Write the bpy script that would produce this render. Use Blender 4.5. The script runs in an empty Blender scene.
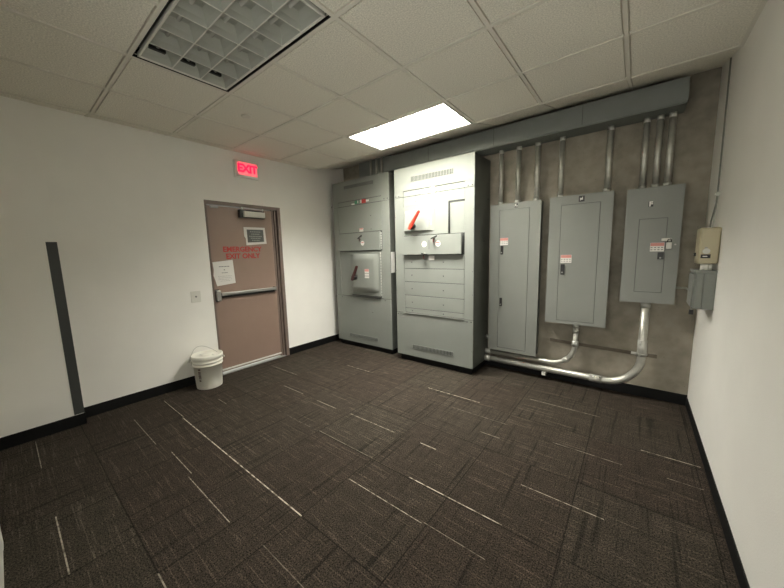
import bpy, bmesh, math, random
from mathutils import Vector, Matrix
random.seed(7)
S = bpy.context.scene
C = S.collection
PI = math.pi

# ------------------------------------------------------------------ materials
def new_mat(name):
    m = bpy.data.materials.new(name); m.use_nodes = True
    nt = m.node_tree; nt.nodes.clear()
    out = nt.nodes.new('ShaderNodeOutputMaterial')
    b = nt.nodes.new('ShaderNodeBsdfPrincipled')
    nt.links.new(b.outputs[0], out.inputs[0])
    return m, nt, b, out

def mat(name, col, rough=0.5, metal=0.0, spec=0.5, noise=0.0, nscale=20.0, bump=0.0, bscale=80.0, coat=0.0):
    m, nt, b, out = new_mat(name)
    b.inputs['Base Color'].default_value = (*col, 1)
    b.inputs['Roughness'].default_value = rough
    b.inputs['Metallic'].default_value = metal
    b.inputs['Specular IOR Level'].default_value = spec
    if coat: b.inputs['Coat Weight'].default_value = coat
    tc = nt.nodes.new('ShaderNodeTexCoord')
    if noise:
        n = nt.nodes.new('ShaderNodeTexNoise'); n.inputs['Scale'].default_value = nscale; n.inputs['Detail'].default_value = 5
        nt.links.new(tc.outputs['Object'], n.inputs['Vector'])
        r = nt.nodes.new('ShaderNodeMapRange')
        r.inputs['From Min'].default_value = .3; r.inputs['From Max'].default_value = .7
        r.inputs['To Min'].default_value = 1 - noise; r.inputs['To Max'].default_value = 1 + noise
        nt.links.new(n.outputs['Fac'], r.inputs['Value'])
        v = nt.nodes.new('ShaderNodeVectorMath'); v.operation = 'SCALE'
        v.inputs[0].default_value = col
        nt.links.new(r.outputs[0], v.inputs['Scale'])
        nt.links.new(v.outputs[0], b.inputs['Base Color'])
    if bump:
        n = nt.nodes.new('ShaderNodeTexNoise'); n.inputs['Scale'].default_value = bscale; n.inputs['Detail'].default_value = 3
        nt.links.new(tc.outputs['Object'], n.inputs['Vector'])
        bp = nt.nodes.new('ShaderNodeBump'); bp.inputs['Strength'].default_value = bump; bp.inputs['Distance'].default_value = .004
        nt.links.new(n.outputs['Fac'], bp.inputs['Height'])
        nt.links.new(bp.outputs[0], b.inputs['Normal'])
    return m

def emat(name, col, strength):
    m, nt, b, out = new_mat(name)
    b.inputs['Base Color'].default_value = (*col, 1)
    b.inputs['Emission Color'].default_value = (*col, 1)
    b.inputs['Emission Strength'].default_value = strength
    return m

LIGHT_COL = (1.0, 0.968, 0.885)
W = {}
W['wall'] = mat('wall_paint', (.83, .815, .765), .6, noise=.02, nscale=3, bump=.25, bscale=140)
W['tile'] = mat('ceiling_tile', (.77, .74, .65), .9, noise=.20, nscale=120, bump=.5, bscale=220)
W['tbar'] = mat('ceiling_tbar', (.70, .67, .59), .6)
W['gray'] = mat('gray_enamel', (.212, .224, .203), .5, spec=.2, noise=.03, nscale=4, bump=.05, bscale=60)
W['graydark'] = mat('gray_enamel_wireway', (.185, .198, .186), .45, noise=.06, nscale=6)
W['panelgray'] = mat('panelboard_gray', (.205, .212, .192), .42, noise=.03, nscale=5)
W['jbox'] = mat('junction_box_gray', (.17, .18, .16), .5, noise=.05, nscale=12)
W['riser'] = mat('riser_grey', (.30, .29, .27), .5)
W['boxgray'] = mat('box_gray', (.15, .165, .15), .5, noise=.05, nscale=12)
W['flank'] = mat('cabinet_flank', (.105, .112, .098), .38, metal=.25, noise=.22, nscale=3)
W['seam'] = mat('seam_dark', (.035, .038, .035), .7)
W['black'] = mat('black_rubber', (.004, .004, .004), .6, spec=.25)
W['blackp'] = mat('black_plastic', (.01, .01, .01), .4)
W['galv'] = mat('galvanised_steel', (.50, .495, .445), .38, metal=.62, noise=.12, nscale=15)
W['zinc'] = mat('zinc_fitting', (.5, .5, .46), .45, metal=.5)
W['alu'] = mat('brushed_aluminium', (.30, .298, .275), .4, metal=.6)
W['louvre'] = mat('louvre_aluminium', (.42, .43, .39), .35, metal=.25)
W['white'] = mat('white_plastic', (.68, .67, .61), .45)
W['bucket'] = mat('bucket_plastic', (.80, .785, .69), .4)
W['paper'] = mat('paper', (.72, .70, .66), .8)
W['door'] = mat('door_paint', (.245, .17, .132), .45, noise=.03, nscale=5)
W['frame'] = mat('door_frame_paint', (.150, .115, .095), .45)
W['redtext'] = mat('red_lettering', (.38, .022, .016), .5)
W['red'] = mat('red_handle', (.55, .04, .02), .35)
W['darkred'] = mat('dark_red_handle', (.05, .007, .006), .35)
W['pink'] = mat('label_red', (.60, .25, .22), .6)
W['green'] = mat('label_green', (.06, .24, .13), .6)
W['ink'] = mat('ink_grey', (.16, .16, .16), .7)
W['guard'] = mat('corner_guard_vinyl', (.036, .039, .036), .5)
W['placard'] = mat('placard_charcoal', (.055, .06, .055), .45)
W['tan'] = mat('tan_enclosure', (.40, .355, .235), .45)
W['brown'] = mat('brown_ink', (.12, .06, .04), .6)
W['strut'] = mat('old_strut', (.12, .10, .075), .8, noise=.15, nscale=20)
W['vent'] = mat('vent_slot', (.04, .042, .038), .6)
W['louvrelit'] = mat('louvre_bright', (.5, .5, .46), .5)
W['tube'] = mat('glass_tube', (.6, .6, .56), .2)
W['lamp'] = emat('lamp_panel', LIGHT_COL, 66)
W['exitface'] = emat('exit_face', (.85, .17, .18), .5)
W['exitletter'] = emat('exit_letter', (1, .0, .035), 1.3)

def concrete():
    m, nt, b, out = new_mat('concrete')
    tc = nt.nodes.new('ShaderNodeTexCoord')
    n1 = nt.nodes.new('ShaderNodeTexNoise'); n1.inputs['Scale'].default_value = 1.7; n1.inputs['Detail'].default_value = 6; n1.inputs['Roughness'].default_value = .6
    n2 = nt.nodes.new('ShaderNodeTexNoise'); n2.inputs['Scale'].default_value = 9; n2.inputs['Detail'].default_value = 8
    n3 = nt.nodes.new('ShaderNodeTexVoronoi'); n3.inputs['Scale'].default_value = 14
    for n in (n1, n2, n3): nt.links.new(tc.outputs['Object'], n.inputs['Vector'])
    r = nt.nodes.new('ShaderNodeValToRGB')
    r.color_ramp.elements[0].position = .32; r.color_ramp.elements[0].color = (.155, .135, .104, 1)
    r.color_ramp.elements[1].position = .68; r.color_ramp.elements[1].color = (.35, .318, .255, 1)
    mx = nt.nodes.new('ShaderNodeMath'); mx.operation = 'MULTIPLY_ADD'; mx.inputs[1].default_value = .45
    nt.links.new(n2.outputs['Fac'], mx.inputs[0])
    m2 = nt.nodes.new('ShaderNodeMath'); m2.operation = 'MULTIPLY'; m2.inputs[1].default_value = .55
    nt.links.new(n1.outputs['Fac'], m2.inputs[0]); nt.links.new(m2.outputs[0], mx.inputs[2])
    nt.links.new(mx.outputs[0], r.inputs['Fac'])
    # small pits
    lt = nt.nodes.new('ShaderNodeMath'); lt.operation = 'LESS_THAN'; lt.inputs[1].default_value = .07
    nt.links.new(n3.outputs['Distance'], lt.inputs[0])
    ml = nt.nodes.new('ShaderNodeMath'); ml.operation = 'MULTIPLY'; ml.inputs[1].default_value = .35
    nt.links.new(lt.outputs[0], ml.inputs[0])
    mix = nt.nodes.new('ShaderNodeMixRGB'); mix.inputs['Color2'].default_value = (.09, .075, .055, 1)
    nt.links.new(ml.outputs[0], mix.inputs['Fac']); nt.links.new(r.outputs[0], mix.inputs['Color1'])
    nt.links.new(mix.outputs[0], b.inputs['Base Color'])
    b.inputs['Roughness'].default_value = .75
    bp = nt.nodes.new('ShaderNodeBump'); bp.inputs['Strength'].default_value = .3; bp.inputs['Distance'].default_value = .01
    nt.links.new(n2.outputs['Fac'], bp.inputs['Height']); nt.links.new(bp.outputs[0], b.inputs['Normal'])
    return m
W['concrete'] = concrete()

# light yarn streaks of the carpet: (x0, x1, y, half width, strength)
STREAKS = [(-.03, .526, .260, .0030, .9), (.531, 2.367, .250, .0045, 1.3), (.19, .83, -.037, .003, .55), (1.048, 1.446, .005, .003, .8),
    (1.468, 2.074, -.021, .003, .8), (-.046, .491, -.633, .003, .55), (1.205, 1.751, -.621, .004, .8), (2.09, 2.36, -.36, .004, .7),
    (2.373, 2.945, .621, .003, .9), (2.95, 3.30, .632, .0022, .55), (2.683, 3.301, .871, .0042, 1.2), (3.298, 3.736, 1.240, .0035, .9),
    (2.066, 2.654, 2.125, .004, .9), (.798, 1.277, 2.10, .004, .7), (3.90, 4.215, 2.113, .004, .9), (4.03, 4.20, 1.85, .003, .5),
    (3.364, 3.796, 1.838, .003, .55), (2.54, 2.68, 1.232, .005, .8), (-.06, .524, 1.503, .003, .6), (1.29, 1.58, 1.212, .004, .5),
    (1.767, 2.295, 1.226, .0035, .6), (2.486, 3.018, 1.885, .003, .4), (2.858, 3.019, 1.652, .004, .5), (3.033, 3.62, 2.483, .004, .5),
    (.667, 1.038, 1.221, .004, .5), (.40, .60, .62, .003, .5), (1.75, 2.36, .87, .0025, .4), (1.14, 1.75, .86, .002, .35), (2.36, 2.9, .02, .0025, .3)]

def carpet():
    m, nt, b, out = new_mat('carpet_tile')
    L = nt.links.new
    def N(t, **k):
        n = nt.nodes.new(t)
        for a, v in k.items(): setattr(n, a, v)
        return n
    def math_(op, a, bb=None, c=None):
        n = N('ShaderNodeMath', operation=op)
        for i, v in enumerate((a, bb, c)):
            if v is None: continue
            if isinstance(v, (int, float)): n.inputs[i].default_value = v
            else: L(v, n.inputs[i])
        return n.outputs[0]
    geo = N('ShaderNodeNewGeometry')
    sep = N('ShaderNodeSeparateXYZ'); L(geo.outputs['Position'], sep.inputs[0])
    x, y = sep.outputs[0], sep.outputs[1]
    T = .61
    u = math_('DIVIDE', math_('SUBTRACT', x, .53), T); v = math_('DIVIDE', math_('SUBTRACT', y, .25), T)
    fu, fv = math_('FLOOR', u), math_('FLOOR', v)
    tid = N('ShaderNodeCombineXYZ'); L(fu, tid.inputs[0]); L(fv, tid.inputs[1])
    wn = N('ShaderNodeTexWhiteNoise'); L(tid.outputs[0], wn.inputs['Vector'])
    rnd = wn.outputs['Value']
    def stripes(sx, sy, off):
        cx = N('ShaderNodeCombineXYZ')
        L(math_('MULTIPLY', x, sx), cx.inputs[0]); L(math_('MULTIPLY', y, sy), cx.inputs[1])
        L(math_('MULTIPLY_ADD', rnd, 37.0, off), cx.inputs[2])
        n = N('ShaderNodeTexNoise'); n.inputs['Scale'].default_value = 1; n.inputs['Detail'].default_value = 1.5
        L(cx.outputs[0], n.inputs['Vector']); return n.outputs['Fac']
    def remap(val, a, bb, c, d):
        r = N('ShaderNodeMapRange'); r.inputs['From Min'].default_value = a; r.inputs['From Max'].default_value = bb
        r.inputs['To Min'].default_value = c; r.inputs['To Max'].default_value = d
        L(val, r.inputs['Value']); return r.outputs[0]
    # dark weft running along y, light warp running along x
    dark = remap(stripes(38, 1.3, 0), .60, .72, 0, 1)
    dark2 = remap(stripes(110, 2.2, 5), .56, .70, 0, 1)
    light = math_('MAXIMUM', remap(stripes(2.4, 95, 11), .60, .72, 0, 1), remap(stripes(6, 62, 31), .64, .74, 0, .8))
    darkx = remap(stripes(1.5, 70, 23), .60, .74, 0, 1)
    pile = N('ShaderNodeTexNoise'); pile.inputs['Scale'].default_value = 150; pile.inputs['Detail'].default_value = 2
    L(geo.outputs['Position'], pile.inputs['Vector'])
    med = N('ShaderNodeTexNoise'); med.inputs['Scale'].default_value = 14; med.inputs['Detail'].default_value = 3
    L(geo.outputs['Position'], med.inputs['Vector'])
    g = remap(pile.outputs['Fac'], .32, .68, .05, 1.95)
    g = math_('MULTIPLY', g, remap(med.outputs['Fac'], .3, .7, .85, 1.15))
    g = math_('MULTIPLY', g, remap(rnd, 0, 1, .86, 1.14))
    g = math_('MULTIPLY', g, math_('SUBTRACT', 1, math_('MULTIPLY', dark, .52)))
    g = math_('MULTIPLY', g, math_('SUBTRACT', 1, math_('MULTIPLY', dark2, .25)))
    g = math_('MULTIPLY', g, math_('SUBTRACT', 1, math_('MULTIPLY', darkx, .30)))
    g = math_('MULTIPLY', g, math_('MULTIPLY_ADD', light, 1.0, 1))
    # seams between tiles
    def seam(w, fw):
        fr = math_('SUBTRACT', w, fw)
        e = math_('MINIMUM', fr, math_('SUBTRACT', 1, fr))
        return math_('LESS_THAN', e, .0055)
    sm = math_('MAXIMUM', seam(u, fu), seam(v, fv))
    g = math_('MULTIPLY', g, math_('SUBTRACT', 1, math_('MULTIPLY', sm, .6)))
    col = N('ShaderNodeMixRGB'); col.inputs['Color1'].default_value = (.0355, .0268, .0202, 1); col.inputs['Color2'].default_value = (.0305, .0252, .0188, 1)
    L(wn.outputs['Value'], col.inputs['Fac'])
    sc = N('ShaderNodeVectorMath', operation='SCALE'); L(col.outputs[0], sc.inputs[0]); L(g, sc.inputs['Scale'])
    acc = None
    for x0, x1, yc, hw, st in STREAKS:
        a = math_('COMPARE', x, (x0 + x1) / 2, (x1 - x0) / 2)
        c = math_('COMPARE', y, yc, hw * .78)
        mm = math_('MULTIPLY', math_('MULTIPLY', a, c), st)
        acc = mm if acc is None else math_('ADD', acc, mm)
    cx = N('ShaderNodeCombineXYZ'); L(math_('MULTIPLY', x, 26), cx.inputs[0]); L(math_('MULTIPLY', y, 3), cx.inputs[1])
    br = N('ShaderNodeTexNoise'); br.inputs['Scale'].default_value = 1; L(cx.outputs[0], br.inputs['Vector'])
    acc = math_('MULTIPLY', acc, remap(br.outputs['Fac'], .36, .56, .18, .85))
    acc = N('ShaderNodeClamp').outputs[0] if False else math_('MINIMUM', acc, 1.4)
    yarn = N('ShaderNodeVectorMath', operation='SCALE'); yarn.inputs[0].default_value = (.42, .38, .31); L(acc, yarn.inputs['Scale'])
    fin = N('ShaderNodeVectorMath', operation='ADD'); L(sc.outputs[0], fin.inputs[0]); L(yarn.outputs[0], fin.inputs[1])
    L(fin.outputs[0], b.inputs['Base Color'])
    b.inputs['Roughness'].default_value = .95; b.inputs['Specular IOR Level'].default_value = .15
    bp = N('ShaderNodeBump'); bp.inputs['Strength'].default_value = .35; bp.inputs['Distance'].default_value = .004
    L(pile.outputs['Fac'], bp.inputs['Height']); L(bp.outputs[0], b.inputs['Normal'])
    return m
W['carpet'] = carpet()

# ------------------------------------------------------------------ mesh helpers (world coordinates)
class MB:
    def __init__(s): s.bm = bmesh.new()
    def _merge(s, t):
        me = bpy.data.meshes.new('tmp'); t.to_mesh(me); t.free(); s.bm.from_mesh(me); bpy.data.meshes.remove(me)
    def box(s, x0, x1, y0, y1, z0, z1, bev=0, seg=2):
        t = bmesh.new(); bmesh.ops.create_cube(t, size=1)
        for v in t.verts:
            v.co = Vector(((x0 + x1) / 2 + v.co.x * (x1 - x0), (y0 + y1) / 2 + v.co.y * (y1 - y0), (z0 + z1) / 2 + v.co.z * (z1 - z0)))
        if bev: bmesh.ops.bevel(t, geom=t.edges[:], offset=bev, segments=seg, affect='EDGES', profile=.5)
        s._merge(t); return s
    def poly(s, vs, fs):
        bv = [s.bm.verts.new(v) for v in vs]
        for f in fs: s.bm.faces.new([bv[i] for i in f])
        return s
    def hexa(s, bottom, top):
        # two matching quads
        return s.poly(list(bottom) + list(top), [(3, 2, 1, 0), (4, 5, 6, 7), (0, 1, 5, 4), (1, 2, 6, 5), (2, 3, 7, 6), (3, 0, 4, 7)])
    def prism(s, pts, d):
        # polygon in 3-D extruded by vector d
        n = len(pts); d = Vector(d); a = [Vector(p) for p in pts]
        return s.poly(a + [p + d for p in a], [tuple(range(n - 1, -1, -1)), tuple(range(n, 2 * n))] + [(i, (i + 1) % n, n + (i + 1) % n, n + i) for i in range(n)])
    def tube(s, path, r, seg=16, cap=True):
        P = [Vector(p) for p in path]; rings = []
        rr = r if isinstance(r, (list, tuple)) else [r] * len(P)
        prev = None
        for i, p in enumerate(P):
            if i == 0: t = P[1] - P[0]
            elif i == len(P) - 1: t = P[-1] - P[-2]
            else: t = (P[i + 1] - p).normalized() + (p - P[i - 1]).normalized()
            t.normalize()
            if prev is None:
                a = Vector((0, 0, 1)) if abs(t.z) < .9 else Vector((1, 0, 0))
                n = t.cross(a).normalized()
            else: n = (prev - t * prev.dot(t)).normalized()
            prev = n; bvec = t.cross(n)
            rings.append([s.bm.verts.new(p + (n * math.cos(q) + bvec * math.sin(q)) * rr[i]) for q in [2 * PI * k / seg for k in range(seg)]])
        for A, B in zip(rings, rings[1:]):
            for k in range(seg):
                f = s.bm.faces.new((A[k], A[(k + 1) % seg], B[(k + 1) % seg], B[k])); f.smooth = True
        if cap:
            s.bm.faces.new(rings[0][::-1]); s.bm.faces.new(rings[-1])
        return s
    def lathe(s, prof, cx, cy, seg=40):
        rings = [[s.bm.verts.new((cx + r * math.cos(2 * PI * k / seg), cy + r * math.sin(2 * PI * k / seg), z)) for k in range(seg)] for r, z in prof]
        for A, B in zip(rings, rings[1:]):
            for k in range(seg):
                f = s.bm.faces.new((A[k], A[(k + 1) % seg], B[(k + 1) % seg], B[k])); f.smooth = True
        s.bm.faces.new(rings[0][::-1]); s.bm.faces.new(rings[-1])
        return s
    def text(s, body, origin, right, up, size, depth=.001, bold=0.0, align='CENTER', spacing=1.0):
        cu = bpy.data.curves.new('t', 'FONT'); cu.body = body; cu.size = size; cu.extrude = depth; cu.offset = bold
        cu.align_x = align; cu.align_y = 'CENTER'; cu.space_character = spacing; cu.resolution_u = 3
        ob = bpy.data.objects.new('t', cu); C.objects.link(ob)
        dg = bpy.context.evaluated_depsgraph_get(); dg.update()
        me = bpy.data.meshes.new_from_object(ob.evaluated_get(dg))
        R, U = Vector(right), Vector(up); Nn = R.cross(U)
        for v in me.vertices:
            c = v.co.copy(); v.co = Vector(origin) + R * c.x + U * c.y + Nn * c.z
        s.bm.from_mesh(me); bpy.data.meshes.remove(me)
        C.objects.unlink(ob); bpy.data.objects.remove(ob); bpy.data.curves.remove(cu)
        return s
    def build(s, name, m, parent=None, sharp=True):
        bm = s.bm
        bmesh.ops.recalc_face_normals(bm, faces=bm.faces[:])
        xs = [v.co for v in bm.verts]
        o = Vector(((min(c.x for c in xs) + max(c.x for c in xs)) / 2, (min(c.y for c in xs) + max(c.y for c in xs)) / 2, min(c.z for c in xs)))
        for v in bm.verts: v.co -= o
        me = bpy.data.meshes.new(name); bm.to_mesh(me); bm.free()
        ob = bpy.data.objects.new(name, me); C.objects.link(ob)
        me.materials.append(m)
        po = Vector((0, 0, 0)); p = parent
        while p is not None: po = po + p.location; p = p.parent
        ob.location = o - po
        if parent is not None: ob.parent = parent
        return ob

def thing(name, loc, label, cat, group=None):
    o = bpy.data.objects.new(name, None); C.objects.link(o); o.location = loc; o.empty_display_size = .1
    tag(o, label, cat, group); return o
def tag(o, label, cat, group=None):
    o['label'] = label; o['category'] = cat
    if group: o['group'] = group
    return o
def struct(o, label, cat):
    o['kind'] = 'structure'; o['label'] = label; o['category'] = cat; return o
def lab(o, t): o['label'] = t; return o

# ------------------------------------------------------------------ room dimensions
H = 2.743
XB = -.24        # wall with the door
XA = -.10        # thicker part of that wall in front of y = YJ
YJ = -.325
XR = 4.240; YB = 3.18; YF = -.845
TOP = 3.02
DY0, DY1, DZ = .925, 1.912, 2.157   # door frame outer

struct(MB().box(XB - .2, XR + .2, YF - .2, YB + .2, -.12, 0).build('floor', W['carpet']), 'dark brown striped carpet tile floor with thin pale yarn streaks', 'floor')
wl = MB()
wl.box(XB - .2, XB, YJ, DY0, 0, TOP); wl.box(XB - .2, XB, DY1, YB, 0, TOP); wl.box(XB - .2, XB, DY0, DY1, DZ, TOP)
wl.box(XB - .2, XA, YF, YJ, 0, TOP)
struct(wl.build('wall_left', W['wall']), 'white painted wall with the emergency exit door', 'wall')
struct(MB().box(XB - .2, XR + .2, YB, YB + .2, 0, TOP).build('wall_back', W['concrete']), 'bare brownish grey concrete wall behind the electrical panels', 'wall')
struct(MB().box(XR, XR + .2, YF, YB, 0, TOP).build('wall_right', W['wall']), 'plain white painted wall at the right', 'wall')
struct(MB().box(XB - .2, 2.45, YF - .2, YF, 0, TOP).build('wall_front', W['wall']), 'white wall beside the camera', 'wall')

# baseboards
bb = .104; bt = .008
def base(name, m, label): struct(m.build(name, W['black']), label, 'baseboard')
m = MB(); m.box(XB, XB + bt, YJ, DY0 - .002, 0, bb, .002); m.box(XB, XB + bt, DY1 + .002, YB, 0, bb, .002)
m.box(XA, XA + bt, YF, YJ + bt, 0, bb, .002); m.box(XB, XA + bt, YJ, YJ + bt, 0, bb, .002)
base('baseboard_left', m, 'black rubber baseboard along the door wall')
base('baseboard_back', MB().box(XB, XR, YB - bt, YB, 0, bb, .002), 'black rubber baseboard under the concrete wall')
base('baseboard_right', MB().box(XR - bt, XR, YF, YB, 0, .085, .002), 'black rubber baseboard along the right white wall')
base('baseboard_front', MB().box(XB, 1.21, YF, YF + bt, 0, bb, .002), 'black rubber baseboard at the near left edge')
struct(MB().box(1.22, 1.30, YF, YF + .032, 0, 2.1, .004).box(1.22, 2.3, YF, YF + .032, 2.1, 2.18, .004).box(2.22, 2.3, YF, YF + .032, 0, 2.1, .004)
       .box(1.30, 2.22, YF, YF + .03, 0, 2.1).build('trim_1', W['white']), 'white door casing at the near left edge', 'trim')

# ceiling: tiles + grid
T = .6096
def slope_y(y): return H + max(0, y - 4 * T) * .248
def slope_x(x): return H + max(0, -x) * .18
ct = MB()
xe = [0, T, 2 * T, 3 * T, 4 * T, 5 * T, 6 * T, XR]
ye = [YF, -T, 0, T, 2 * T, 3 * T, 4 * T]
th = .02; gp = .0195
for i in range(7):
    for j in range(6):
        if i in (2, 3) and j in (2, 5): continue
        ct.box(xe[i] + gp, xe[i + 1] - (gp if i < 6 else 0), ye[j] + (gp if j else 0), ye[j + 1] - gp, H, H + th)
for i in range(7):      # rising last row in front of the concrete wall
    a, b_ = xe[i] + gp * .75, xe[i + 1] - (gp * .75 if i < 6 else 0)
    y0, y1 = 4 * T + gp, YB
    ct.hexa([(a, y0, slope_y(y0)), (b_, y0, slope_y(y0)), (b_, y1, slope_y(y1)), (a, y1, slope_y(y1))],
            [(a, y0, slope_y(y0) + th), (b_, y0, slope_y(y0) + th), (b_, y1, slope_y(y1) + th), (a, y1, slope_y(y1) + th)])
yj = [YJ, 0, T, 2 * T, 3 * T, 4 * T]
for j in range(5):      # narrow cut strip over the door wall
    y0, y1 = yj[j] + (gp * .75 if j else 0), yj[j + 1] - gp * .75
    ct.hexa([(XB, y0, slope_x(XB)), (-gp, y0, H), (-gp, y1, H), (XB, y1, slope_x(XB))],
            [(XB, y0, slope_x(XB) + th), (-gp, y0, H + th), (-gp, y1, H + th), (XB, y1, slope_x(XB) + th)])
y0, y1 = 4 * T + gp, YB
ct.hexa([(XB, y0, slope_x(XB)), (-gp, y0, H), (-gp, y1, slope_y(y1)), (XB, y1, slope_y(y1) + .004)],
        [(XB, y0, slope_x(XB) + th), (-gp, y0, H + th), (-gp, y1, slope_y(y1) + th), (XB, y1, slope_y(y1) + th)])
ct.box(XA, -gp, YF, YJ, H, H + th)
ct.box(XB - .2, XR + .2, YF, YB + .2, TOP, TOP + .03)  # unseen slab added above the tiles to keep background light out of the gaps
ceil = struct(ct.build('ceiling', W['tile']), 'suspended ceiling of off-white speckled square tiles', 'ceiling')
cg = MB()
bw = .0115; bd = .004
def ybar(x, y0, y1):
    cg.box(x - bw, x + bw, y0, y1, H - bd, H + .012); cg.box(x - .022, x + .022, y0, y1, H + .0135, H + .018)  # wider upper strip added to stop light leaking through the tile gaps
def xbar(y, x0, x1):
    cg.box(x0, x1, y - bw, y + bw, H - bd + .0005, H + .0125); cg.box(x0, x1, y - .022, y + .022, H + .014, H + .0185)  # upper strip again added to block light from above
for i in range(7):
    x = xe[i]
    if i == 3:
        ybar(x, YF, 0); ybar(x, T, 3 * T)
    else: ybar(x, YF, 4 * T)
    a = x - bw; b_ = x + bw; y0, y1 = 4 * T, YB
    cg.hexa([(a, y0, slope_y(y0) - bd), (b_, y0, slope_y(y0) - bd), (b_, y1, slope_y(y1) - bd), (a, y1, slope_y(y1) - bd)],
            [(a, y0, slope_y(y0) + .01), (b_, y0, slope_y(y0) + .01), (b_, y1, slope_y(y1) + .01), (a, y1, slope_y(y1) + .01)])
for j, y in enumerate([-T, 0, T, 2 * T, 3 * T, 4 * T]):
    xbar(y, 0, XR)
    if y > -.3:
        a, b_ = y - bw, y + bw
        cg.hexa([(XB, a, slope_x(XB) - bd), (0, a, H - bd), (0, b_, H - bd), (XB, b_, slope_x(XB) - bd)],
                [(XB, a, slope_x(XB) + .01), (0, a, H + .01), (0, b_, H + .01), (XB, b_, slope_x(XB) + .01)])
cg.box(XR - .02, XR, YF, 4 * T, H - bd, H + .005)
lab(cg.build('ceiling_grid', W['tbar'], ceil), 'painted metal grid between the ceiling tiles')

# ------------------------------------------------------------------ ceiling lights
def troffer(x0, y0, lit, label):
    x1, y1 = x0 + 2 * T, y0 + T
    root = thing('ceiling_light', ((x0 + x1) / 2, (y0 + y1) / 2, H), label, 'ceiling light')
    a, b_, c, d = x0 + bw, x1 - bw, y0 + bw, y1 - bw
    zt = H + .13
    h = MB()
    w = .006
    h.box(a, b_, c, c + w, H, zt); h.box(a, b_, d - w, d, H, zt); h.box(a, a + w, c, d, H, zt); h.box(b_ - w, b_, c, d, H, zt); h.box(a, b_, c, d, zt, zt + w)
    lab(h.build('housing', W['black'], root), 'black recessed housing')
    g = .023 if not lit else .010
    a += g; b_ -= g; c += g; d -= g
    f = MB(); fw = .012
    z0, z1 = H - .004, H + .02
    f.box(a, b_, c, c + fw, z0, z1, .002); f.box(a, b_, d - fw, d, z0, z1, .002); f.box(a, a + fw, c, d, z0, z1, .002); f.box(b_ - fw, b_, c, d, z0, z1, .002)
    f.build('frame', W['white'], root)
    a += fw; b_ -= fw; c += fw; d -= fw
    lv = MB()
    zb, zm, zt2 = H + .003, H + .035, H + .075
    prof = [(.003, zb), (.010, zm), (.034, zt2)]
    if lit: prof = [(.0018, zb), (.002, zb + .045), (.002, zb + .095)]
    nx, ny = 6, 3
    def vx(x):
        pts = [(x - w_, c, z) for w_, z in prof] + [(x + w_, c, z) for w_, z in prof[::-1]]
        lv.prism(pts, (0, d - c, 0))
    def vy(y):
        pts = [(a, y - w_, z) for w_, z in prof] + [(a, y + w_, z) for w_, z in prof[::-1]]
        lv.prism(pts, (b_ - a, 0, 0))
    for k in range(1, nx): vx(a + (b_ - a) * k / nx)
    for k in range(1, ny): vy(c + (d - c) * k / ny)
    # curved perimeter reflectors
    W0 = prof[-1][0]
    lv.prism([(a, c, zb), (a + prof[1][0], c, prof[1][1]), (a + W0, c, prof[2][1]), (a, c, prof[2][1])], (0, d - c, 0))
    lv.prism([(b_, c, zb), (b_ - prof[1][0], c, prof[1][1]), (b_ - W0, c, prof[2][1]), (b_, c, prof[2][1])], (0, d - c, 0))
    lv.prism([(a, c, zb), (a, c + prof[1][0], prof[1][1]), (a, c + W0, prof[2][1]), (a, c, prof[2][1])], (b_ - a, 0, 0))
    lv.prism([(a, d, zb), (a, d - prof[1][0], prof[1][1]), (a, d - W0, prof[2][1]), (a, d, prof[2][1])], (b_ - a, 0, 0))
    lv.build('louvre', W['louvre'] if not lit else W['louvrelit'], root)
    if not lit:
        ed = MB()
        for k in range(1, nx): xx = a + (b_ - a) * k / nx; ed.box(xx - .0032, xx + .0032, c, d, zb - .0012, zb)
        for k in range(1, ny): yy = c + (d - c) * k / ny; ed.box(a, b_, yy - .0032, yy + .0032, zb - .0018, zb - .0002)
        lab(ed.build('louvre_edge', W['white'], root), 'pale lower edges of the louvre blades')
    if lit:
        lab(MB().box(a, b_, c, d, H + .102, H + .108).build('lamp_panel', W['lamp'], root), 'glowing white panel')
    else:
        lab(MB().box(a, b_, c, d, H + .0755, H + .082).build('reflector', W['louvre'], root), 'grey reflector above the tubes')
        for k in range(3):
            yy = c + (d - c) * (k + .5) / 3
            tb = MB().tube([(a + .02, yy, H + .076), (b_ - .02, yy, H + .076)], .012, 12).build('lamp_tube', W['tube'], root)
            MB().box(a + .002, a + .045, yy - .045, yy + .045, H + .056, H + .075, .003).build('socket', W['blackp'], tb)
    return root
troffer(2 * T, 0, False, 'unlit grey louvred ceiling light with a black gap around it')
troffer(2 * T, 3 * T, True, 'glowing white ceiling light nearest the grey switchgear cabinets')

sp = MB().lathe([(.030, H - .013), (.042, H - .013), (.045, H - .010), (.045, H - .006), (.030, H - .006), (.030, H + .001)], .945, .885, 32)
tag(sp.build('sprinkler_cover', W['tbar']), 'small round off-white cover flush in a ceiling tile', 'sprinkler cover')

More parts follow.
